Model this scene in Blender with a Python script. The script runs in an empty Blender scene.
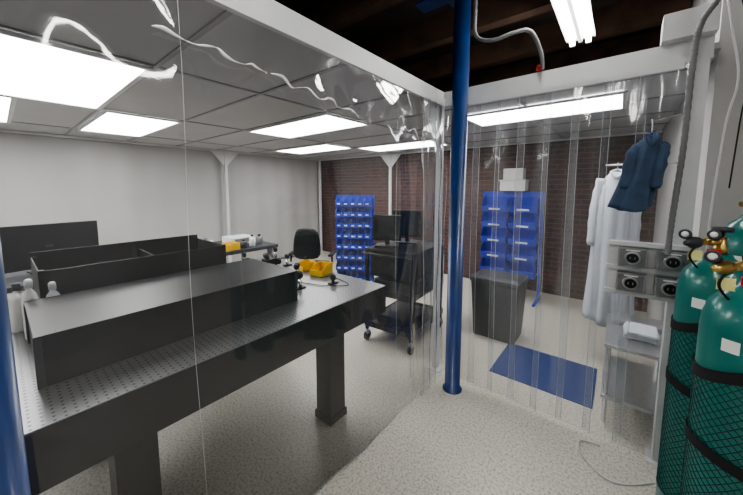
import bpy, bmesh, math, random
from mathutils import Vector, Matrix
random.seed(7)
C = bpy.context
# ------------------------------------------------------------------ materials
def nt(name):
    m = bpy.data.materials.new(name); m.use_nodes = True
    n = m.node_tree; n.nodes.clear()
    o = n.nodes.new('ShaderNodeOutputMaterial')
    return m, n, o
def pbr(name, col, rough=0.5, metal=0.0, var=0.0, vscale=8, bump=0.0, bscale=60, col2=None, coat=0.0, spec=0.5):
    m, n, o = nt(name)
    b = n.nodes.new('ShaderNodeBsdfPrincipled')
    b.inputs['Roughness'].default_value = rough
    b.inputs['Metallic'].default_value = metal
    b.inputs['Coat Weight'].default_value = coat
    b.inputs['Specular IOR Level'].default_value = spec
    n.links.new(b.outputs[0], o.inputs[0])
    tc = n.nodes.new('ShaderNodeTexCoord')
    nz = n.nodes.new('ShaderNodeTexNoise'); nz.inputs['Scale'].default_value = vscale; nz.inputs['Detail'].default_value = 5
    n.links.new(tc.outputs['Object'], nz.inputs['Vector'])
    r = n.nodes.new('ShaderNodeValToRGB')
    c2 = col2 if col2 else tuple(c*(1-var) for c in col)
    r.color_ramp.elements[0].position = 0.35; r.color_ramp.elements[1].position = 0.65
    r.color_ramp.elements[0].color = (*c2, 1); r.color_ramp.elements[1].color = (*col, 1)
    n.links.new(nz.outputs['Fac'], r.inputs[0]); n.links.new(r.outputs[0], b.inputs['Base Color'])
    if bump:
        n2 = n.nodes.new('ShaderNodeTexNoise'); n2.inputs['Scale'].default_value = bscale
        n.links.new(tc.outputs['Object'], n2.inputs['Vector'])
        bp = n.nodes.new('ShaderNodeBump'); bp.inputs['Strength'].default_value = bump; bp.inputs['Distance'].default_value = 0.01
        n.links.new(n2.outputs['Fac'], bp.inputs['Height']); n.links.new(bp.outputs[0], b.inputs['Normal'])
    return m
def emis(name, col, s):
    m, n, o = nt(name)
    e = n.nodes.new('ShaderNodeEmission'); e.inputs[0].default_value = (*col, 1); e.inputs[1].default_value = s
    n.links.new(e.outputs[0], o.inputs[0]); return m
def vinyl(name, tint, haze, gloss, rough, wav, wscale, wstr, streak=(6, 6, .25)):
    m, n, o = nt(name)
    tr = n.nodes.new('ShaderNodeBsdfTransparent'); tr.inputs[0].default_value = (*tint, 1)
    gl = n.nodes.new('ShaderNodeBsdfGlossy'); gl.inputs['Roughness'].default_value = rough
    df = n.nodes.new('ShaderNodeBsdfDiffuse'); df.inputs[0].default_value = (.8, .82, .85, 1)
    tc = n.nodes.new('ShaderNodeTexCoord')
    mp = n.nodes.new('ShaderNodeMapping'); mp.inputs['Scale'].default_value = wav
    n.links.new(tc.outputs['Object'], mp.inputs[0])
    nz = n.nodes.new('ShaderNodeTexNoise'); nz.inputs['Scale'].default_value = wscale; nz.inputs['Detail'].default_value = 1.5
    n.links.new(mp.outputs[0], nz.inputs['Vector'])
    bp = n.nodes.new('ShaderNodeBump'); bp.inputs['Strength'].default_value = wstr; bp.inputs['Distance'].default_value = 0.02
    n.links.new(nz.outputs['Fac'], bp.inputs['Height']); n.links.new(bp.outputs[0], gl.inputs['Normal'])
    fr = n.nodes.new('ShaderNodeFresnel'); fr.inputs[0].default_value = 1.5
    n.links.new(bp.outputs[0], fr.inputs['Normal'])
    mu = n.nodes.new('ShaderNodeMath'); mu.operation = 'MULTIPLY'; mu.inputs[1].default_value = gloss
    mu.use_clamp = True
    n.links.new(fr.outputs[0], mu.inputs[0])
    mp2 = n.nodes.new('ShaderNodeMapping'); mp2.inputs['Scale'].default_value = streak
    n.links.new(tc.outputs['Object'], mp2.inputs[0])
    n3 = n.nodes.new('ShaderNodeTexNoise'); n3.inputs['Scale'].default_value = 2.0; n3.inputs['Detail'].default_value = 5
    n.links.new(mp2.outputs[0], n3.inputs['Vector'])
    hz = n.nodes.new('ShaderNodeMapRange'); hz.inputs[1].default_value = .35; hz.inputs[2].default_value = .75
    hz.inputs[3].default_value = haze*.3; hz.inputs[4].default_value = haze*2.4
    n.links.new(n3.outputs['Fac'], hz.inputs[0])
    m1 = n.nodes.new('ShaderNodeMixShader'); m2 = n.nodes.new('ShaderNodeMixShader')
    n.links.new(hz.outputs[0], m1.inputs[0]); n.links.new(tr.outputs[0], m1.inputs[1]); n.links.new(df.outputs[0], m1.inputs[2])
    n.links.new(mu.outputs[0], m2.inputs[0]); n.links.new(m1.outputs[0], m2.inputs[1]); n.links.new(gl.outputs[0], m2.inputs[2])
    n.links.new(m2.outputs[0], o.inputs[0]); return m

M_blue = pbr('blue_paint', (.010, .040, .155), .35, 0, .25, 6, coat=.2)
M_white = pbr('white_powder_coat', (.66, .67, .68), .4, 0, .06)
M_black = pbr('black_metal', (.007, .007, .009), .45, 0, .3, spec=.35)
M_anod = pbr('black_anodised', (.006, .006, .0075), .38, 0, .2, 3, spec=.4)
M_dkgrey = pbr('dark_grey', (.035, .038, .045), .5, 0, .2)
M_midgrey = pbr('mid_grey', (.17, .17, .18), .5, 0, .1)
M_chrome = pbr('chrome', (.7, .7, .72), .2, 1)
M_galv = pbr('galvanised', (.45, .46, .48), .35, .8, .2, 30)
M_steel = pbr('brushed_steel', (.55, .56, .58), .3, .9, .1, 30)
M_wallpaint = pbr('wall_paint', (.43, .425, .42), .7, 0, .06, 1.5, .05, 120)
M_liner = pbr('white_liner_sheet', (.42, .415, .405), .45, 0, .08, 1.5)
M_tile = pbr('ceiling_tile', (.44, .445, .45), .45, 0, .08, 2, .1, 150)
M_tbar = pbr('ceiling_grid', (.28, .28, .29), .4, .1)
M_wood = pbr('joist_wood', (.11, .060, .038), .75, 0, .5, 4, .2, 30)
M_dark = pbr('dark_deck', (.035, .025, .02), .8, 0, .5, 3)
M_bin = pbr('blue_plastic', (.012, .05, .5), .35, 0, .15)
M_yel = pbr('yellow_plastic', (.8, .5, .02), .4, 0, .1)
M_mat = pbr('tacky_mat', (.015, .045, .19), .5, 0, .15, 12)
M_green = pbr('cylinder_green', (.005, .165, .145), .3, 0, .12, 8, coat=.3)
M_cord = pbr('netting_cord', (.003, .05, .045), .6, 0, .1, 8)
M_brass = pbr('brass', (.6, .42, .15), .3, 1)
M_red = pbr('red_plastic', (.55, .02, .02), .4)
M_strap = pbr('strap_webbing', (.008, .008, .010), .8, 0, .2, 100)
M_cloth = pbr('navy_cloth', (.055, .095, .17), .85, 0, .3, 15, .3, 200)
M_coat = pbr('white_cloth', (.50, .53, .58), .85, 0, .06, 10, .2, 100)
M_cloudy = pbr('vinyl_edge', (.6, .63, .66), .25, 0, .05)
M_glare = pbr('vinyl_glare', (.95, .95, .95), .12, 0, .02, coat=1)  # white colour standing in for lamp glare on the vinyl
M_glassw = pbr('clear_bottle', (.6, .62, .64), .3)
M_bottle = pbr('white_bottle', (.75, .75, .73), .4)
M_gauge = pbr('gauge_face', (.85, .85, .82), .3)
M_label = pbr('paper_label', (.75, .72, .3), .5)
M_labelw = pbr('paper_label_white', (.8, .8, .78), .5)
M_screen = pbr('monitor_screen', (.01, .011, .014), .12)
M_panel = emis('led_panel', (1, .99, .965), 14.5)
M_tube = emis('fluorescent_tube', (1, .98, .94), 46.0)
M_vinylA = vinyl('clear_vinyl_wall', (.885, .89, .895), .028, 2.0, .05, (1, 1, .5), 2.2, .8, (1.2, 1.2, .4))
M_vinylB = vinyl('clear_vinyl_strip', (.93, .94, .955), .075, 1.9, .09, (1, 1, .3), 8, .9)

def floor_mat():
    m, n, o = nt('vinyl_floor')
    b = n.nodes.new('ShaderNodeBsdfPrincipled'); b.inputs['Roughness'].default_value = .32
    tc = n.nodes.new('ShaderNodeTexCoord')
    a = n.nodes.new('ShaderNodeTexNoise'); a.inputs['Scale'].default_value = 75; a.inputs['Detail'].default_value = 6
    r = n.nodes.new('ShaderNodeValToRGB')
    r.color_ramp.elements[0].position = .33; r.color_ramp.elements[0].color = (.36, .33, .28, 1)
    r.color_ramp.elements[1].position = .55; r.color_ramp.elements[1].color = (.63, .605, .54, 1)
    n.links.new(tc.outputs['Object'], a.inputs['Vector']); n.links.new(a.outputs['Fac'], r.inputs[0])
    br = n.nodes.new('ShaderNodeTexBrick'); br.offset = 0; br.inputs['Scale'].default_value = 1
    br.inputs['Brick Width'].default_value = .305; br.inputs['Row Height'].default_value = .305
    br.inputs['Mortar Size'].default_value = .0012
    br.inputs['Color1'].default_value = (1, 1, 1, 1); br.inputs['Color2'].default_value = (.96, .96, .95, 1); br.inputs['Mortar'].default_value = (.8, .78, .75, 1)
    n.links.new(tc.outputs['Object'], br.inputs['Vector'])
    mx = n.nodes.new('ShaderNodeMix'); mx.data_type = 'RGBA'; mx.blend_type = 'MULTIPLY'; mx.inputs[0].default_value = 1
    n.links.new(r.outputs[0], mx.inputs[6]); n.links.new(br.outputs[0], mx.inputs[7])
    n.links.new(mx.outputs[2], b.inputs['Base Color']); n.links.new(b.outputs[0], o.inputs[0]); return m
M_floor = floor_mat()
def brick_mat():
    m, n, o = nt('brick')
    b = n.nodes.new('ShaderNodeBsdfPrincipled'); b.inputs['Roughness'].default_value = .8
    tc = n.nodes.new('ShaderNodeTexCoord'); sp = n.nodes.new('ShaderNodeSeparateXYZ'); cb = n.nodes.new('ShaderNodeCombineXYZ')
    n.links.new(tc.outputs['Object'], sp.inputs[0]); n.links.new(sp.outputs[0], cb.inputs[0]); n.links.new(sp.outputs[2], cb.inputs[1])
    br = n.nodes.new('ShaderNodeTexBrick'); br.inputs['Scale'].default_value = 1
    br.inputs['Brick Width'].default_value = .21; br.inputs['Row Height'].default_value = .072; br.inputs['Mortar Size'].default_value = .006
    br.inputs['Color1'].default_value = (.085, .032, .024, 1); br.inputs['Color2'].default_value = (.043, .021, .019, 1); br.inputs['Mortar'].default_value = (.10, .078, .07, 1)
    n.links.new(cb.outputs[0], br.inputs['Vector']); n.links.new(br.outputs[0], b.inputs['Base Color'])
    bp = n.nodes.new('ShaderNodeBump'); bp.inputs['Strength'].default_value = .5; bp.inputs['Distance'].default_value = .01; bp.invert = True
    n.links.new(br.outputs['Fac'], bp.inputs['Height']); n.links.new(bp.outputs[0], b.inputs['Normal'])
    n.links.new(b.outputs[0], o.inputs[0]); return m
M_brick = brick_mat()
def bread_mat():
    m, n, o = nt('breadboard_steel')
    b = n.nodes.new('ShaderNodeBsdfPrincipled'); b.inputs['Roughness'].default_value = .3; b.inputs['Metallic'].default_value = .5
    tc = n.nodes.new('ShaderNodeTexCoord')
    s = n.nodes.new('ShaderNodeVectorMath'); s.operation = 'SCALE'; s.inputs[3].default_value = 40
    f = n.nodes.new('ShaderNodeVectorMath'); f.operation = 'FRACTION'
    d = n.nodes.new('ShaderNodeVectorMath'); d.operation = 'SUBTRACT'; d.inputs[1].default_value = (.5, .5, 0)
    q = n.nodes.new('ShaderNodeVectorMath'); q.operation = 'MULTIPLY'; q.inputs[1].default_value = (1, 1, 0)
    l = n.nodes.new('ShaderNodeVectorMath'); l.operation = 'LENGTH'
    c = n.nodes.new('ShaderNodeMath'); c.operation = 'LESS_THAN'; c.inputs[1].default_value = .17
    n.links.new(tc.outputs['Object'], s.inputs[0]); n.links.new(s.outputs[0], f.inputs[0]); n.links.new(f.outputs[0], d.inputs[0])
    n.links.new(d.outputs[0], q.inputs[0]); n.links.new(q.outputs[0], l.inputs[0]); n.links.new(l.outputs['Value'], c.inputs[0])
    mx = n.nodes.new('ShaderNodeMix'); mx.data_type = 'RGBA'; mx.inputs[6].default_value = (.20, .202, .21, 1); mx.inputs[7].default_value = (.02, .02, .02, 1)
    n.links.new(c.outputs[0], mx.inputs[0]); n.links.new(mx.outputs[2], b.inputs['Base Color']); n.links.new(b.outputs[0], o.inputs[0]); return m
M_bread = bread_mat()

# ------------------------------------------------------------------ mesh builder
class MB:
    def __init__(s, name):
        s.name = name; s.bm = bmesh.new(); s.mats = []
    def mi(s, mat):
        if mat not in s.mats: s.mats.append(mat)
        return s.mats.index(mat)
    def face(s, vs, mat, smooth=False):
        try:
            f = s.bm.faces.new(vs); f.material_index = s.mi(mat); f.smooth = smooth; return f
        except ValueError: return None
    def box(s, x0, x1, y0, y1, z0, z1, mat, M=None):
        if x0 > x1: x0, x1 = x1, x0
        if y0 > y1: y0, y1 = y1, y0
        if z0 > z1: z0, z1 = z1, z0
        co = [(x0,y0,z0),(x1,y0,z0),(x1,y1,z0),(x0,y1,z0),(x0,y0,z1),(x1,y0,z1),(x1,y1,z1),(x0,y1,z1)]
        v = [s.bm.verts.new((M @ Vector(c)) if M else c) for c in co]
        for f in ((0,3,2,1),(4,5,6,7),(0,1,5,4),(1,2,6,5),(2,3,7,6),(3,0,4,7)):
            s.face([v[i] for i in f], mat)
    def prism(s, poly, h0, h1, mat, axis='z', M=None):
        def P(a, b, h):
            p = {'z': (a, b, h), 'y': (a, h, b), 'x': (h, a, b)}[axis]
            return (M @ Vector(p)) if M else p
        lo = [s.bm.verts.new(P(a, b, h0)) for a, b in poly]; hi = [s.bm.verts.new(P(a, b, h1)) for a, b in poly]
        n = len(poly)
        s.face(lo[::-1], mat); s.face(hi, mat)
        for i in range(n): s.face([lo[i], lo[(i+1)%n], hi[(i+1)%n], hi[i]], mat)
    def rings(s, rings, mat, cap=True, smooth=True, closed=True):
        V = [[s.bm.verts.new(p) for p in r] for r in rings]
        n = len(V[0])
        for a, b in zip(V, V[1:]):
            for i in range(n if closed else n-1):
                s.face([a[i], a[(i+1)%n], b[(i+1)%n], b[i]], mat, smooth)
        if cap and closed:
            s.face(V[0][::-1], mat); s.face(V[-1], mat)
    def lathe(s, c, prof, mat, seg=32, axis=Vector((0,0,1))):
        ax = Vector(axis).normalized()
        t = Vector((1,0,0)) if abs(ax.x) < .9 else Vector((0,1,0))
        u = ax.cross(t).normalized(); w = ax.cross(u)
        R = []
        for r, h in prof:
            R.append([Vector(c)+ax*h+(u*math.cos(2*math.pi*i/seg)+w*math.sin(2*math.pi*i/seg))*max(r,1e-4) for i in range(seg)])
        s.rings(R, mat)
    def cyl(s, p0, p1, r, mat, seg=20, r1=None):
        p0 = Vector(p0); p1 = Vector(p1); d = p1-p0
        s.lathe(p0, [(r, 0), (r if r1 is None else r1, d.length)], mat, seg, d)
    def tube(s, pts, r, mat, seg=10, sub=6, rad=None):
        P = [Vector(p) for p in pts]
        if sub > 1 and len(P) > 2:
            Q = []
            for i in range(len(P)-1):
                a = P[max(i-1,0)]; b = P[i]; c = P[i+1]; d = P[min(i+2,len(P)-1)]
                for k in range(sub):
                    t = k/sub
                    Q.append(.5*((2*b)+(-a+c)*t+(2*a-5*b+4*c-d)*t*t+(-a+3*b-3*c+d)*t**3))
            Q.append(P[-1]); P = Q
        R = []; prev = None
        for i, p in enumerate(P):
            d = (P[min(i+1,len(P)-1)]-P[max(i-1,0)]).normalized()
            if prev is None:
                t = Vector((0,0,1)) if abs(d.z) < .9 else Vector((1,0,0)); u = d.cross(t).normalized()
            else:
                u = (prev-d*prev.dot(d)).normalized()
            prev = u; w = d.cross(u)
            rr = rad(i/(len(P)-1)) if rad else r
            R.append([p+(u*math.cos(2*math.pi*k/seg)+w*math.sin(2*math.pi*k/seg))*rr for k in range(seg)])
        s.rings(R, mat)
    def done(s, loc=(0,0,0), rz=0, bevel=0, recalc=True):
        if recalc: bmesh.ops.recalc_face_normals(s.bm, faces=s.bm.faces)
        me = bpy.data.meshes.new(s.name); s.bm.to_mesh(me); s.bm.free()
        for m in s.mats: me.materials.append(m)
        o = bpy.data.objects.new(s.name, me); C.collection.objects.link(o)
        o.location = loc; o.rotation_euler = (0, 0, rz)
        if bevel:
            b = o.modifiers.new('bevel', 'BEVEL'); b.width = bevel; b.segments = 2; b.limit_method = 'ANGLE'
        return o
def simple(name, x0, x1, y0, y1, z0, z1, mat, bevel=0):
    m = MB(name); m.box(x0, x1, y0, y1, z0, z1, mat); return m.done(bevel=bevel)

# ------------------------------------------------------------------ room shell
XL, YB, XP = -5.9, 5.2, .36
ZC, ZO = 2.30, 3.25
simple('floor', XL-.1, 2.3, -2.9, YB+.1, -.1, 0, M_floor)
simple('wall_left', XL-.1, XL, -2.8, YB, 0, ZO, M_wallpaint)
simple('wall_back', XL-.1, 2.3, YB, YB+.1, 0, ZO, M_brick)
simple('wall_right', 2.2, 2.3, -2.8, 2.55, 0, ZO, M_wallpaint)
simple('wall_front', XL-.1, 2.3, -2.9, -2.8, 0, ZO, M_wallpaint)
m = MB('wall_partition'); m.box(XP, XP+.1, 2.5, YB, 0, ZO, M_wallpaint); m.box(XP+.1, 2.3, 2.5, 2.6, 0, ZO, M_wallpaint); m.done()
simple('ceiling', XL-.1, 2.3, -2.9, YB+.1, ZO, ZO+.1, M_dark)
m = MB('trim_joists')
for k in range(9):
    y = -2.3+k*.85
    m.box(XL+.01, 2.19 if y < 2.4 else XP-.01, y, y+.11, ZO-.24, ZO, M_wood)
m.done()
m = MB('baseboard_partition'); m.box(XP+.1, 2.19, 2.485, 2.5, 0, .1, M_dkgrey); m.done()

# ------------------------------------------------------------------ enclosure
XA, YW = -1.17, 2.35
m = MB('ceiling_enclosure')
m.box(XL+.01, XA, -2.7, YB-.01, ZC, ZC+.03, M_tile)
m.box(XA, XP-.01, YW, YB-.01, ZC, ZC+.03, M_tile)
xs = [-2.12, -3.57, -5.02]; ys = [-2.0, -1.34, -.68, -.02, .64, 1.30, 1.96, 2.62, 3.28, 3.94, 4.60]
for x in xs: m.box(x-.012, x+.012, -2.7, YB-.01, ZC-.008, ZC, M_tbar)
for y in ys:
    m.box(XL+.01, XA if y < YW else XP-.01, y-.012, y+.012, ZC-.009, ZC, M_tbar)
for x in (-.67,): m.box(x-.012, x+.012, YW, YB-.01, ZC-.008, ZC, M_tbar)
m.done()
def led(x0, x1, y0, y1):
    m = MB('led_ceiling_panel')
    g = .03
    for a in ((x0, x1, y0, y0+g), (x0, x1, y1-g, y1), (x0, x0+g, y0+g, y1-g), (x1-g, x1, y0+g, y1-g)):
        m.box(*a, ZC-.025, ZC-.009, M_white)
    m.box(x0+g, x1-g, y0+g, y1-g, ZC-.018, ZC-.010, M_panel)
    m.done()
for a in ((-3.56, -2.13, -.01, .63), (-5.01, -3.58, -.60, .16), (-5.01, -3.58, .66, 1.29), (-3.56, -2.13, 1.97, 2.61),
          (-5.01, -3.58, 3.29, 3.93), (-3.56, -2.13, 3.95, 4.59), (-1.25, .0, 2.88, 3.46), (-3.56, -2.13, -2.0, -1.36)):
    led(*a)

m = MB('trim_enclosure_frame')
zb0, zb1 = ZC-.03, ZC+.06
m.box(XA-.03, XA+.03, -2.7, YW, zb0, zb1, M_white)
m.box(XA-.03, XP-.04, YW-.03, YW+.03, zb0, zb1, M_white)
m.box(XA+.037, XA+.043, -2.7, YW-.03, zb0-.025, zb0+.035, M_white)
m.box(XA+.036, XP-.04, YW-.036, YW-.03, zb0-.02, zb0+.03, M_white)
def post(x, y, gx=True, gy=True, s=.045):
    m.box(x-s/2, x+s/2, y-s/2, y+s/2, 0, zb0, M_white)
    m.box(x-.06, x+.06, y-.06, y+.06, 0, .008, M_white)
    g = .26
    if gx:
        for d in (-1, 1):
            m.prism([(x+d*s/2, zb0), (x+d*g, zb0), (x+d*s/2, zb0-g)], y-.004, y+.004, M_white, 'y')
    if gy:
        for d in (-1, 1):
            m.prism([(y+d*s/2, zb0), (y+d*g, zb0), (y+d*s/2, zb0-g)], x-.004, x+.004, M_white, 'x')
post(XA-.02, YW+.02, False, False)
m.prism([(YW, zb0), (YW-.34, zb0), (YW-.06, zb0-.34), (YW, zb0-.34)], XA-.02, XA-.012, M_white, 'x')
post(XL+.16, 2.75, False, True)
post(XL+.16, -.4, False, True)
post(XL+.16, YB-.14, False, False)
post(-3.65, YB-.1, True, False)
post(XP-.085, YW-.0, False, False, .07)
m.box(XL+.12, XL+.17, -2.7, YB-.05, zb0, ZC-.009, M_white)
m.box(XL+.12, XP-.01, YB-.1, YB-.05, zb0, ZC-.009, M_white)
m.box(.12, XP-.04, YW-.10, YW+.03, zb1, zb1+.13, M_white)
m.done()

m = MB('white_liner_curtain')
G = []
for j in range(9):
    z = .03+(zb0-.03)*j/8; row = []
    for i in range(241):
        y = -2.6+(YB-.15+2.6)*i/240
        x = XL+.055+(.012*math.sin(y*6.3+.3*math.sin(z))+.009*math.sin(y*15+1)+.006*math.sin(y*2.1))*(1.1-.5*z/zb0)
        row.append(m.bm.verts.new((x, y, z)))
    G.append(row)
for j in range(8):
    for i in range(240): m.face([G[j][i], G[j][i+1], G[j+1][i+1], G[j+1][i]], M_liner, True)
m.done()

def curtain():
    m = MB('clear_vinyl_curtain')
    ny, nz = 190, 60
    g = []
    ztop = zb0+.02
    for j in range(nz+1):
        z = .015+(ztop-.015)*j/nz; row = []
        for i in range(ny+1):
            y = -2.6+(YW-.06+2.6)*i/ny
            t = 1-z/zb0
            near = max(0, (y-1.0)/1.3)
            d = .010*math.sin(y*5.1+.6*math.sin(z*2))*(.3+t)+.006*math.sin(y*11+z*1.5)
            d += .010*math.exp(-((z-2.05-.04*math.sin(y*3))/.07)**2)*math.sin(y*24+z*5)
            d += .012*near*math.sin(y*21+1.3*math.sin(z*3))
            k = min(1, max(0, (ztop-.06-z)/.22))
            x = XA+.0335+d*k+.014*k
            row.append(m.bm.verts.new((x, y, z)))
        g.append(row)
    for j in range(nz):
        for i in range(ny):
            m.face([g[j][i], g[j][i+1], g[j+1][i+1], g[j+1][i]], M_vinylA, True)
    # overlapping gathered flap next to the corner
    g = []
    for j in range(31):
        z = .02+(ztop-.06-.02)*j/30; row = []
        for i in range(41):
            s_ = i/40; y = 1.93+(YW-.07-1.93)*s_
            x = XA+.082+.014*math.sin(s_*22+.8*math.sin(z*2.2))+.004*math.sin(z*9+s_*6)
            row.append(m.bm.verts.new((x, y, z)))
        g.append(row)
    for j in range(30):
        for i in range(40): m.face([g[j][i], g[j][i+1], g[j+1][i+1], g[j+1][i]], M_vinylB, True)
    m.tube([tuple(g[j][0].co) for j in range(0, 31, 2)], .0015, M_cloudy, 5, 1)
    for ys_ in (-1.2, .40, 1.62):
        pts = [(XA+.062+.004*math.sin(z*3), ys_+.006*math.sin(z*4), z) for z in [.03+k*.22 for k in range(11)]]
        m.tube(pts, .0008, M_cloudy, 6, 3)
    # bottom hem weld
    m.tube([(XA+.052, -2.5+k*.25, .018) for k in range(20)], .0022, M_cloudy, 5, 1)
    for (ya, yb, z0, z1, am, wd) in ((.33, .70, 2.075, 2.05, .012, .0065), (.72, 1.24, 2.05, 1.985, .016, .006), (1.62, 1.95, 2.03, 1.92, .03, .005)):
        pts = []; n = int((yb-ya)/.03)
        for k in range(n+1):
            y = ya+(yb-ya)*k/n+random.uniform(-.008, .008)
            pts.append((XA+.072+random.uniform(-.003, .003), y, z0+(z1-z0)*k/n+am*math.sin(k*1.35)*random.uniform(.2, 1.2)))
        m.tube(pts, .004, M_glare, 8, 5, rad=lambda t: .001+wd*abs(math.sin(t*13)*math.sin(t*7+1)))  # warped tube-lamp reflection along the fold, modelled as white ribbons
    m.done(recalc=False)
curtain()

m = MB('vinyl_strip_door')
x0, x1 = XA+.16, XP-.14
n = 8; pitch = (x1-x0)/n
for k in range(n):
    cx = x0+pitch*(k+.5); w = pitch*.62; yb = YW-.038-(.012 if k % 2 else 0)
    ph = random.random()*6
    nxs, nzs = 8, 24
    G = []
    for j in range(nzs+1):
        z = .03+(2.24-.03)*j/nzs; row = []
        for i in range(nxs+1):
            u = -1+2*i/nxs
            t = 1-j/nzs
            x = cx+u*w+.010*math.sin(z*2.2+ph)*t
            y = yb+.008*(u*u)*(-1 if k % 2 else 1)+.004*math.sin(z*3+ph)*t
            row.append(m.bm.verts.new((x, y, z)))
        G.append(row)
    for j in range(nzs):
        for i in range(nxs): m.face([G[j][i], G[j][i+1], G[j+1][i+1], G[j+1][i]], M_vinylB, True)
    for i in (0, nxs):
        m.tube([tuple(G[j][i].co) for j in range(0, nzs+1, 2)], .0013, M_cloudy, 5, 1)
m.box(x0, x1, YW-.062, YW-.037, 2.215, 2.245, M_white)
m.done(recalc=False)

# ------------------------------------------------------------------ pillars
def pillar(x, y, r=.058):
    m = MB('blue_steel_column')
    m.lathe((x, y, 0), [(r*1.3, 0), (r*1.3, .008), (r, .01), (r, 2.96)], M_blue, 40)
    m.box(x-.12, x+.12, y-.10, y+.10, 2.96, 2.985, M_blue)
    m.done()
pillar(-.95, 2.195); pillar(-.965, -.058)
m = MB('trim_steel_beam')
for y in (2.195,):
    m.box(-1.3, 2.19, y-.07, y+.07, 2.985, 3.0, M_blue); m.box(-1.3, 2.19, y-.008, y+.008, 3.0, ZO, M_blue); m.box(-1.3, 2.19, y-.07, y+.07, 3.10, 3.115, M_blue)
m.done()

# ------------------------------------------------------------------ fluorescent fixtures
def fluo(x, y0, y1, z=2.80):
    m = MB('fluorescent_fixture')
    m.prism([(x-.10, z+.02), (x+.10, z+.02), (x+.06, z+.07), (x-.06, z+.07)], y0, y1, M_white, 'y')
    m.box(x-.012, x+.012, y0+.01, y1-.01, z-.005, z+.02, M_white)
    for d in (-.055, .055):
        m.cyl((x+d, y0+.03, z-.005), (x+d, y1-.03, z-.005), .017, M_tube, 16)
        for yy in (y0+.005, y1-.03): m.box(x+d-.02, x+d+.02, yy, yy+.025, z-.025, z+.02, M_white)
    for yy in (y0+.45, y1-.2): m.cyl((x, yy, z+.07), (x, yy, 2.98), .004, M_galv, 8)
    m.done()
fluo(-.33, 1.93, 3.15); fluo(.6, -1.6, -.4); fluo(1.5, -.2, 1.0); fluo(-.2, -.5, .7, 2.95)  # all but the first are unseen, added to light the outer floor

# ------------------------------------------------------------------ optical table
TX0, TX1, TY0, TY1, TZ = -2.77, -1.275, -1.0, 1.735, .90
m = MB('optical_table')
m.box(TX0, TX1, TY0, TY1, TZ-.20, TZ-.006, M_anod)
m.box(TX0, TX1, TY0, TY1, TZ-.005, TZ, M_bread)
for yy in (TY0+1.28, TY1-.35):
    for xx in (TX0+.3, TX1-.22):
        m.box(xx-.07, xx+.07, yy-.07, yy+.07, .03, TZ-.20, M_black)
        m.box(xx-.08, xx+.08, yy-.08, yy+.08, .0, .05, M_black)
        m.box(xx-.1, xx+.1, yy-.1, yy+.1, TZ-.24, TZ-.20, M_black)
m.done(bevel=.003)

m = MB('laser_enclosure_box')
X0, X1, Y0, Y1, Z0, Z1 = -2.05, -1.53, .05, 1.14, TZ+.001, 1.09
m.box(X0, X1, Y0, Y1, Z0, Z1-.006, M_anod)
m.box(X0-.006, X1+.006, Y0-.006, Y1+.006, Z1-.006, Z1, M_anod)
for xx in (X0, X1-.02):
    for yy in (Y0-.008, Y1-.014): m.box(xx, xx+.022, yy, yy+.022, Z0, Z1-.006, M_dkgrey)
for k in range(7):
    yy = Y0+.05+k*(Y1-Y0-.1)/6
    for xx in (X0+.02, X1-.02): m.cyl((xx, yy, Z1), (xx, yy, Z1+.003), .003, M_midgrey, 8)
m.done(bevel=.002)
m = MB('laser_enclosure_box')
X0, X1, Y0, Y1, Z1 = -2.62, -2.14, .10, 1.0, 1.20
t = .006
m.box(X0, X1, Y0, Y0+t, Z0, Z1, M_anod); m.box(X0, X1, Y1-t, Y1, Z0, Z1, M_anod)
m.box(X0, X0+t, Y0, Y1, Z0, Z1+.03, M_anod); m.box(X1-t, X1, Y0, Y1, Z0, Z1, M_anod)
m.box(X0, X1, Y0+.5, Y0+.5+t, Z0, Z1-.02, M_anod)
for xx in (X0, X1-.022):
    for yy in (Y0, Y1-.022): m.box(xx, xx+.022, yy, yy+.022, Z0, Z1+.004, M_anod)
m.box(X0+.05, X1-.1, Y0+.1, Y0+.35, Z0, Z0+.12, M_dkgrey)
m.done(bevel=.002)

def optic(x, y, h=.12, kind=0):
    m = MB('optic_mount')
    z = TZ+.001
    m.box(x-.02, x+.02, y-.035, y+.035, z, z+.01, M_black)
    m.cyl((x, y, z+.01), (x, y, z+h*.6), .012, M_chrome if kind else M_black, 12)
    m.cyl((x, y, z+h*.6), (x, y, z+h*.75), .006, M_chrome, 10)
    m.lathe((x, y-.01, z+h*.95), [(.008, 0), (.022, 0), (.024, .004), (.024, .018), (.008, .02)], M_black, 20, (0, 1, 0))
    m.done()
for (x, y, h, k) in ((-1.70, 1.3, .10, 1), (-1.9, 1.42, .1, 0), (-2.02, 1.52, .07, 1), (-2.1, 1.40, .12, 0), (-2.3, 1.25, .12, 1), (-2.32, 1.45, .1, 1), (-2.45, 1.6, .14, 0), (-2.55, 1.35, .12, 0), (-2.6, 1.15, .1, 1), (-2.2, 1.13, .13, 0), (-1.6, 1.52, .05, 0), (-2.3, 1.62, .09, 1)):
    optic(x, y, h, k)
m = MB('microscope_camera')
m.box(-2.0, -1.9, 1.17, 1.29, TZ+.001, TZ+.02, M_black); m.cyl((-1.95, 1.26, TZ+.02), (-1.95, 1.26, TZ+.22), .014, M_chrome, 14)
m.box(-1.985, -1.915, 1.18, 1.27, TZ+.12, TZ+.19, M_black); m.cyl((-1.95, 1.21, TZ+.04), (-1.95, 1.21, TZ+.12), .026, M_black, 20)
m.cyl((-1.95, 1.21, TZ+.19), (-1.95, 1.19, TZ+.23), .02, M_dkgrey, 16)
m.done(bevel=.002)
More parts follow.
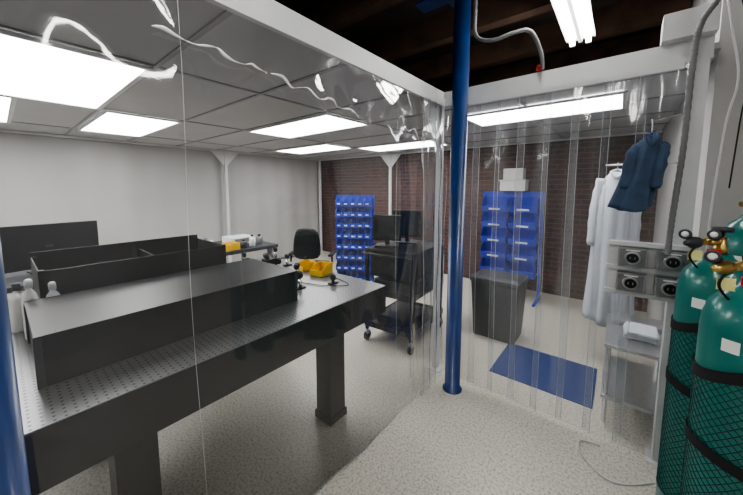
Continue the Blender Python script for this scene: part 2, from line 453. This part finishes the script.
m = MB('optics_cable'); m.tube([(-1.92, 1.3, TZ+.008), (-1.8, 1.37, TZ+.006), (-1.6, 1.44, TZ+.006), (-1.48, 1.56, TZ+.006), (-1.7, 1.62, TZ+.006), (-1.78, 1.55, TZ+.006)], .003, M_black, 6, 6); m.done()
def bin_(name, x, y, z, w, d, h, mat, rz=0):
    m = MB(name); t = .004
    m.box(-w/2, w/2, -d/2, d/2, 0, t, mat)
    m.box(-w/2, w/2, d/2-t, d/2, 0, h, mat); m.box(-w/2, w/2, -d/2, -d/2+t, 0, h*.55, mat)
    for sx in (-1, 1):
        a = sx*w/2; b = sx*(w/2-t)
        m.prism([(-d/2, 0), (d/2, 0), (d/2, h), (-d*.1, h), (-d/2, h*.55)], min(a, b), max(a, b), mat, 'x')
    return m.done((x, y, z), rz)
bin_('yellow_parts_bin', -1.86, 1.64, TZ+.001, .12, .16, .085, M_yel, .3)
bin_('yellow_parts_bin', -2.07, 1.65, TZ+.001, .11, .13, .07, M_yel, -.1)
def bottle(x, y, z, r, h, mat, cap, name='wash_bottle'):
    m = MB(name)
    m.lathe((x, y, z), [(r*.9, 0), (r, .006), (r, h*.65), (r*.8, h*.75), (r*.4, h*.82), (r*.4, h*.85)], mat, 20)
    m.lathe((x, y, z), [(r*.5, h*.85), (r*.5, h*.97), (r*.3, h)], cap, 16)
    m.done()
bottle(-2.098, .065, TZ+.001, .028, .28, M_bottle, M_white); bottle(-2.098, .14, TZ+.001, .028, .25, M_glassw, M_white)
bottle(-2.25, .03, TZ+.001, .03, .24, M_bottle, M_dkgrey)

m = MB('lab_bench')
m.box(-4.1, -3.3, -.8, 2.2, .86, .90, M_dkgrey)
for yy in (-.75, .7, 2.1):
    for xx in (-4.05, -3.4): m.box(xx, xx+.05, yy, yy+.05, 0, .86, M_midgrey)
m.box(-4.05, -3.35, -.75, 2.15, .25, .28, M_midgrey)
m.done(bevel=.003)
def monitor(x, y, z, w, h, rz, lift=.1, name='computer_monitor'):
    m = MB(name)
    m.box(-.12, .12, -.09, .09, 0, .012, M_black)
    m.box(-.025, .025, .02, .045, .012, lift+h*.5, M_black)
    m.box(-w/2, w/2, -.02, .02, lift, lift+h, M_black)
    m.box(-w/2+.012, w/2-.012, -.022, -.02, lift+.018, lift+h-.012, M_screen)
    return m.done((x, y, z), rz, .003)
monitor(-3.72, .25, .901, .66, .36, math.radians(-80), .04)
bin_('yellow_parts_bin', -3.45, 1.18, .901, .16, .2, .09, M_yel, 1.2)
bin_('yellow_parts_bin', -3.40, 1.62, .901, .14, .2, .08, M_yel, .1)
m = MB('bench_instrument'); m.box(-3.9, -3.65, 1.25, 1.5, .901, 1.03, M_midgrey); m.box(-3.65, -3.645, 1.27, 1.48, .915, 1.01, M_dkgrey)
for k in range(3): m.cyl((-3.645, 1.32+k*.05, .96), (-3.63, 1.32+k*.05, .96), .01, M_black, 12)
m.done(bevel=.004)
m = MB('component_case'); m.box(-3.95, -3.65, 1.80, 2.1, .901, .98, M_glassw); m.box(-3.65, -3.645, 1.82, 2.08, .92, .97, M_midgrey); m.done(bevel=.004)
for (x, y, r, h, a, b) in ((-3.42, 1.36, .035, .11, M_glassw, M_black), (-3.45, 1.46, .03, .13, M_bottle, M_white), (-3.4, 1.80, .04, .10, M_dkgrey, M_black), (-3.42, 1.92, .035, .14, M_bottle, M_dkgrey), (-3.5, 2.06, .04, .12, M_midgrey, M_black), (-3.4, 1.03, .035, .13, M_bottle, M_white)):
    bottle(x, y, .901, r, h, a, b, 'storage_jar')

def chair(x, y, rz):
    m = MB('office_chair')
    for k in range(5):
        a = 2*math.pi*k/5
        e = Vector((.28*math.cos(a), .28*math.sin(a), .07))
        m.cyl((0, 0, .11), e, .022, M_black, 10, .014)
        m.cyl(e+Vector((-.012*math.sin(a), .012*math.cos(a), -.042)), e+Vector((.012*math.sin(a), -.012*math.cos(a), -.042)), .028, M_black, 14)
    m.cyl((0, 0, .09), (0, 0, .44), .025, M_dkgrey, 14)
    m.rings([[Vector((sx*.24*r, sy*.24*r, z)) for sx, sy in ((math.cos(t)*1.05/max(abs(math.cos(t)), abs(math.sin(t)))**.7, math.sin(t)/max(abs(math.cos(t)), abs(math.sin(t)))**.7) for t in [2*math.pi*i/24 for i in range(24)])] for r, z in ((.8, .44), (1, .46), (1, .50), (.85, .525))], M_black)
    m.tube([(0, .2, .45), (0, .30, .5), (0, .31, .7)], .02, M_black, 8, 4)
    R = []
    for th, r in ((.0, .9), (.015, 1), (.045, 1), (.06, .9)):
        ring = []
        for i in range(28):
            t = 2*math.pi*i/28; q = max(abs(math.cos(t)), abs(math.sin(t)))**.6
            a = math.cos(t)/q*.18*r; b = math.sin(t)/q*.21*r
            ring.append(Vector((a*(1-.15*b/.25), .31-th+.05*(a/.22)**2*-1, .86+b)))
        R.append(ring)
    m.rings(R, M_black)
    for sx in (-1, 1):
        m.tube([(sx*.2, .05, .46), (sx*.29, .05, .52), (sx*.29, .03, .66)], .014, M_black, 8, 4)
        m.box(sx*.29-.03, sx*.29+.03, -.12, .14, .66, .685, M_black)
    m.done((x, y, 0), rz, 0)
chair(-3.36, 2.79, math.radians(215))

def rack(name, x, y, rz, W, H, rows, cols, z0=.12, tilt=0):
    m = MB(name)
    for sx in (-1, 1):
        m.box(sx*W/2-.015, sx*W/2+.015, .0, .03, .0, H, M_bin)
        m.box(sx*W/2-.015, sx*W/2+.015, -.28, .12, .0, .035, M_bin)
    m.box(-W/2, W/2, .015, .025, z0-.04, H, M_bin)
    ph = (H-z0)/rows; pw = (W-.03)/cols
    for r in range(rows):
        z = z0+r*ph
        m.box(-W/2+.01, W/2-.01, -.16, .015, z-.006, z-.002, M_bin)
        for c in range(cols):
            cx = -W/2+.015+pw*(c+.5); w = pw*.92; d = .17; h = ph*.72; t = .003
            T = Matrix.Translation((cx, -.0, z)) @ Matrix.Rotation(tilt, 4, 'X')
            m.box(-w/2, w/2, -d, 0, 0, t, M_bin, T)
            m.box(-w/2, w/2, -t, 0, 0, h, M_bin, T); m.box(-w/2, w/2, -d, -d+t, 0, h*.6, M_bin, T)
            for sx in (-1, 1):
                a = sx*w/2; b = sx*(w/2-t)
                m.prism([(-d, 0), (0, 0), (0, h), (-d*.5, h), (-d, h*.6)], min(a, b), max(a, b), M_bin, 'x', T)
            m.box(-w*.22, w*.22, -d-.002, -d, h*.2, h*.36, M_labelw, T)
    return m.done((x, y, 0), rz)
rack('parts_bin_rack', -3.32, 3.66, math.radians(30), .60, 1.49, 8, 5)
rack('parts_bin_rack', -1.22, 4.75, 0, .80, 1.55, 5, 2, .40, math.radians(22))
m = MB('storage_boxes'); m.box(-1.37, -1.03, 4.65, 4.85, 1.56, 1.72, M_bottle); m.box(-1.33, -1.07, 4.66, 4.84, 1.721, 1.88, M_bottle)
m.box(-1.38, -1.02, 4.64, 4.86, 1.70, 1.72, M_white); m.done(bevel=.006)
m = MB('waste_bin')
m.rings([[Vector((sx*a, sy*b, z)) for sx, sy in ((-1,-1),(1,-1),(1,1),(-1,1))] for a, b, z in ((.21, .16, 0), (.24, .19, .6), (.255, .205, .61), (.255, .205, .65), (.2, .15, .67))], M_dkgrey, smooth=False)
m.done((-.96, 3.38, 0), 0, .01)

m = MB('utility_cart')
w, d = .26, .36
for sx in (-1, 1):
    for sy in (-1, 1):
        m.box(sx*w-.015, sx*w+.015, sy*d-.015, sy*d+.015, .12, .985, M_black)
        m.cyl((sx*w, sy*d, .12), (sx*w, sy*d, .09), .012, M_galv, 10)
        m.box(sx*w-.018, sx*w+.018, sy*d-.03, sy*d+.03, .07, .1, M_galv)
        m.cyl((sx*w-.014, sy*d, .05), (sx*w+.014, sy*d, .05), .05, M_black, 20)
for z in (.16, .52):
    m.box(-w-.02, w+.02, -d-.02, d+.02, z, z+.015, M_black)
    for sx in (-1, 1): m.box(sx*(w+.02)-.003, sx*(w+.02)+.003, -d-.02, d+.02, z, z+.06, M_black)
    for sy in (-1, 1): m.box(-w-.02, w+.02, sy*(d+.02)-.003, sy*(d+.02)+.003, z, z+.06, M_black)
m.box(-w-.02, w+.02, -d-.02, d+.02, .955, .985, M_black)
m.box(-w+.03, w-.02, -d+.02, d-.02, .70, .955, M_black)
m.box(-w+.05, w-.05, -.3, .3, .536, .66, M_dkgrey)
m.tube([(-w, -d, .93), (-w, -d-.08, .95), (w, -d-.08, .95), (w, -d, .93)], .012, M_black, 8, 1)
m.box(-.2, .1, -.25, .2, .176, .26, M_dkgrey)
m.done((-1.76, 2.76, 0), math.radians(4), .002)
monitor(-1.90, 2.60, .986, .30, .27, math.radians(28), .06)
monitor(-1.84, 2.90, .986, .34, .30, math.radians(22), .07)

simple('tacky_floor_mat', -.80, -.06, 2.62, 3.25, 0, .006, M_mat, .002)
m = MB('steel_side_table')
for z in (.54, .18): m.box(-.02, .33, 2.50, 3.15, z, z+.025, M_steel)
for xx in (0, .30):
    for yy in (2.53, 3.10): m.cyl((xx+.005, yy, 0), (xx+.005, yy, .54), .014, M_chrome, 12)
m.done(bevel=.002)
m = MB('folded_wipes'); m.box(.08, .25, 2.68, 2.9, .566, .60, M_coat); m.box(.09, .26, 2.66, 2.88, .601, .625, M_coat); m.done(bevel=.01)
m = MB('steel_tray'); m.prism([(.02, .566), (.30, .566), (.31, .60), (.01, .60)], 2.92, 3.12, M_steel, 'y'); m.done(bevel=.003)

def garment(name, mat, x, y, ztop, H, w0, w1, dep, sleeves, rz=0, skew=0, sr=.06):
    m = MB(name); R = []; N = 48; K = 22
    for j in range(K+1):
        t = j/K
        if t < .12: w = w0*(.35+.65*math.sin(t/.12*math.pi/2))
        else: w = w0+(w1-w0)*(t-.12)/.88
        de = dep*(.5+.5*min(1, t*5)); ring = []
        for i in range(N):
            a = 2*math.pi*i/N
            f = 1+.13*math.sin(a*7+1.3)*t+.08*math.sin(a*11+t*3)*t
            ring.append(Vector((math.cos(a)*w/2*f+skew*t, math.sin(a)*de/2*f*1.2, -H*t+.02*math.sin(a*2+1)*t)))
        R.append(ring)
    m.rings(R, mat)
    for sx in (-1, 1):
        if sleeves:
            m.tube([(sx*w0*.36, 0, -.06), (sx*w0*.52+skew*.2, -.02, -H*.25), (sx*w0*.55+skew*.5, -.03, -sleeves)], .05, mat, 14, 6, rad=lambda t: sr-.25*sr*t+.004*math.sin(t*30))
    m.tube([(-w0*.16, -dep*.3, -.0), (0, -dep*.45, -.05), (w0*.16, -dep*.3, 0), (0, dep*.2, .02), (-w0*.16, -dep*.3, 0)], .012, mat, 8, 5)
    m.tube([(0, 0, -.02), (0, 0, .06), (.0, .02, .085), (0, .045, .07)], .003, M_galv, 8, 4)
    return m.done((x, y, ztop), rz)
garment('white_lab_coat', M_coat, -.03, 3.45, 1.74, 1.36, .26, .34, .18, .66, 0, 0, .052)
m = MB('coat_rail'); m.cyl((-.12, 3.505, 1.805), (XP, 3.505, 1.805), .010, M_galv, 12); m.cyl((XP-.01, 3.505, 1.805), (XP, 3.505, 1.805), .03, M_galv, 16); m.done()
garment('blue_work_jacket', M_cloth, .11, YW-.15, 1.87, .38, .11, .17, .09, .27, 0, -.07, .034)
m = MB('coat_hook'); m.tube([(XP-.12, YW-.045, 1.99), (XP-.14, YW-.09, 1.98), (.12, YW-.105, 1.955), (.11, YW-.10, 1.965)], .005, M_galv, 8, 4); m.done()

m = MB('outlet_panel')
yp = YW-.095
for z in (1.0, 1.145, 1.285):
    m.box(-.04, .335, yp-.012, yp+.012, z-.012, z+.012, M_white)
m.box(-.03, .335, yp+.012, yp+.016, .99, 1.30, M_white)
m.box(.30, .335, yp+.012, YW-.036, .99, 1.30, M_white)
for cx in (.075, .235):
    for cz in (1.072, 1.215):
        m.box(cx-.062, cx+.062, yp-.055, yp-.012, cz-.052, cz+.052, M_galv)
        m.box(cx-.055, cx+.055, yp-.058, yp-.055, cz-.046, cz+.046, M_midgrey)
        m.lathe((cx, yp-.058, cz), [(.036, 0), (.036, .006), (.032, .008)], M_galv, 24, (0, -1, 0))
        m.lathe((cx, yp-.066, cz), [(.026, 0), (.026, .003), (.02, .004)], M_black, 24, (0, -1, 0))
        for q in (-.010, .010): m.box(cx+q-.002, cx+q+.002, yp-.0715, yp-.070, cz-.006, cz+.008, M_galv)
        m.box(cx-.03, cx+.03, yp-.0585, yp-.058, cz+.038, cz+.045, M_labelw)
m.done(bevel=.0015)

def flex(name, pts, r, mat):
    m = MB(name)
    P = pts
    m.tube(P, r, mat, 12, 24, rad=lambda t: r*(1+.12*math.sin(t*len(P)*85)))
    return m.done()
flex('flexible_conduit', [(-.80, 2.07, 3.2), (-.80, 2.05, 2.75), (-.80, 2.08, 2.60), (-.70, 2.10, 2.55), (-.58, 2.15, 2.58), (-.50, 2.2, 2.58), (-.45, 2.27, 2.47), (-.44, 2.30, 2.37)], .012, M_midgrey)
flex('flexible_conduit', [(.34, 1.95, 3.2), (.34, 2.0, 2.75), (.31, 2.12, 2.50), (.25, 2.18, 2.38), (.235, 2.19, 2.2), (.23, 2.18, 1.8), (.215, 2.18, 1.45), (.21, 2.175, 1.26)], .013, M_midgrey)
m = MB('power_cable')
m.tube([(.33, 2.22, 2.5), (.36, 2.2, 2.3), (.39, 2.2, 2.1), (.37, 2.22, 1.9), (.35, 2.20, 1.5), (.345, 2.20, 1.0), (.28, 2.20, .1), (.20, 2.1, .008), (.05, 2.0, .008), (-.08, 2.1, .008), (-.1, 2.22, .008), (0, 2.25, .008)], .0045, M_white, 8, 6)
m.tube([(.37, 2.22, 2.5), (.42, 2.2, 2.2), (.41, 2.2, 1.9), (.40, 2.2, 1.6)], .003, M_black, 8, 6)
m.done()
m = MB('red_push_button'); m.lathe((-.46, YW-.03, 2.37), [(.02, 0), (.02, .02), (.014, .035)], M_red, 16, (0, -.3, 1)); m.done()

def gas(x, y, H, reg, face=-1, r=.115):
    m = MB('gas_cylinder')
    z1 = H-.17
    m.lathe((x, y, 0), [(r*.9, 0), (r, .015), (r, z1), (r*.97, z1+.04), (r*.86, z1+.085), (r*.62, z1+.125), (r*.36, z1+.15), (r*.30, z1+.165)], M_green, 48)
    zt, zb = z1-.14, .25
    N = 30
    for k in range(N):
        for sgn in (-1, 1):
            steps = 36; pts = []
            for q in range(steps+1):
                a = 2*math.pi*k/N+sgn*q/steps*6.0
                pts.append((x+(r+.001)*math.cos(a), y+(r+.001)*math.sin(a), zb+(zt-zb)*q/steps))
            m.tube(pts, .0016, M_cord, 4, 1)
    for zz_ in (zt, zb): m.lathe((x, y, zz_-.004), [(r, 0), (r+.003, 0), (r+.003, .006), (r, .006)], M_cord, 40)
    m.lathe((x, y, 0), [(.022, z1+.16), (.022, z1+.19), (.016, z1+.20), (.016, z1+.235)], M_brass, 16)
    zz = z1+.21
    m.lathe((x, y, zz+.025), [(.008, 0), (.008, .02), (.03, .02), (.032, .03), (.03, .038), (.01, .04)], M_red if reg == 2 else M_dkgrey, 10)
    m.cyl((x, y, zz), (x-.05, y-.03, zz), .012, M_brass, 12)
    def patch(a0, a1, h0, h1, mat):
        n = 8
        m.rings([[Vector((x+(r+.001)*math.cos(a0+(a1-a0)*i/n), y+(r+.001)*math.sin(a0+(a1-a0)*i/n), h)) for i in range(n+1)] for h in (h0, h1)], mat, cap=False, closed=False)
    patch(-2.3, -1.95, z1-.05, z1-.01, M_labelw); patch(-1.85, -1.4, z1-.07, z1-.01, M_label)
    if reg:
        c = Vector((x-.075, y-.045, zz))
        m.lathe(c, [(.0, -.0), (.022, .0), (.024, .01), (.024, .025), (.012, .05), (.010, .07), (0.0, .071)], M_brass if reg == 2 else M_dkgrey, 20, (-.5, -.8, 0))
        for dx, dz in ((-.035, .03), (.045, .035)):
            g = c+Vector((dx, -.015, dz))
            m.cyl(c, g, .005, M_brass, 8)
            m.lathe(g, [(.0, -.008), (.019, -.008), (.020, .0), (.020, .012), (.016, .013)], M_dkgrey, 24, (-.3, -.9, .25))
            m.lathe(g, [(.0, .0125), (.0158, .0128), (.0, .0135)], M_gauge, 24, (-.3, -.9, .25))
        m.tube([c+Vector((0, -.02, -.01)), c+Vector((-.02, -.04, -.06)), c+Vector((.05, .02, -.16)), (x+.13, y-.05, z1-.2), (x+.15, y, .8)], .004, M_black, 8, 6)
        m.box(x-.05, x-.01, y-.075, y-.073, zz-.05, zz-.02, M_red); m.box(x-.10, x-.06, y-.075, y-.073, zz-.07, zz-.03, M_label)
    for h, tl in ((z1-.10, .12), (z1-.42, -.05)):
        n = 40; lo = []; hi = []
        for i in range(n):
            a = 2*math.pi*i/n
            rr = r+.006; zt_ = h+tl*math.cos(a)*.5
            lo.append(Vector((x+rr*math.cos(a), y+rr*math.sin(a), zt_-.02))); hi.append(Vector((x+rr*math.cos(a), y+rr*math.sin(a), zt_+.02)))
        m.rings([lo, hi], M_strap, cap=False)
    return m.done()
gas(.355, 1.50, 1.31, 2); gas(.33, 1.84, 1.34, 1); gas(.465, 2.09, 1.49, 0)

# ------------------------------------------------------------------ world + camera
w = bpy.data.worlds.new('World'); C.scene.world = w; w.use_nodes = True
w.node_tree.nodes['Background'].inputs[0].default_value = (.5, .52, .55, 1); w.node_tree.nodes['Background'].inputs[1].default_value = .3
try: C.scene.view_settings.look = 'AgX - Medium High Contrast'
except Exception as e: print(e)
cd = bpy.data.cameras.new('camera'); cam = bpy.data.objects.new('camera', cd); C.collection.objects.link(cam)
cam.location = (0, 0, 1.6); cam.rotation_euler = (math.radians(90-5.6), 0, math.radians(39.1))
cd.sensor_width = 36; cd.lens = 305/743*36; cd.shift_y = -29.5/743; cd.clip_start = .02
C.scene.camera = cam
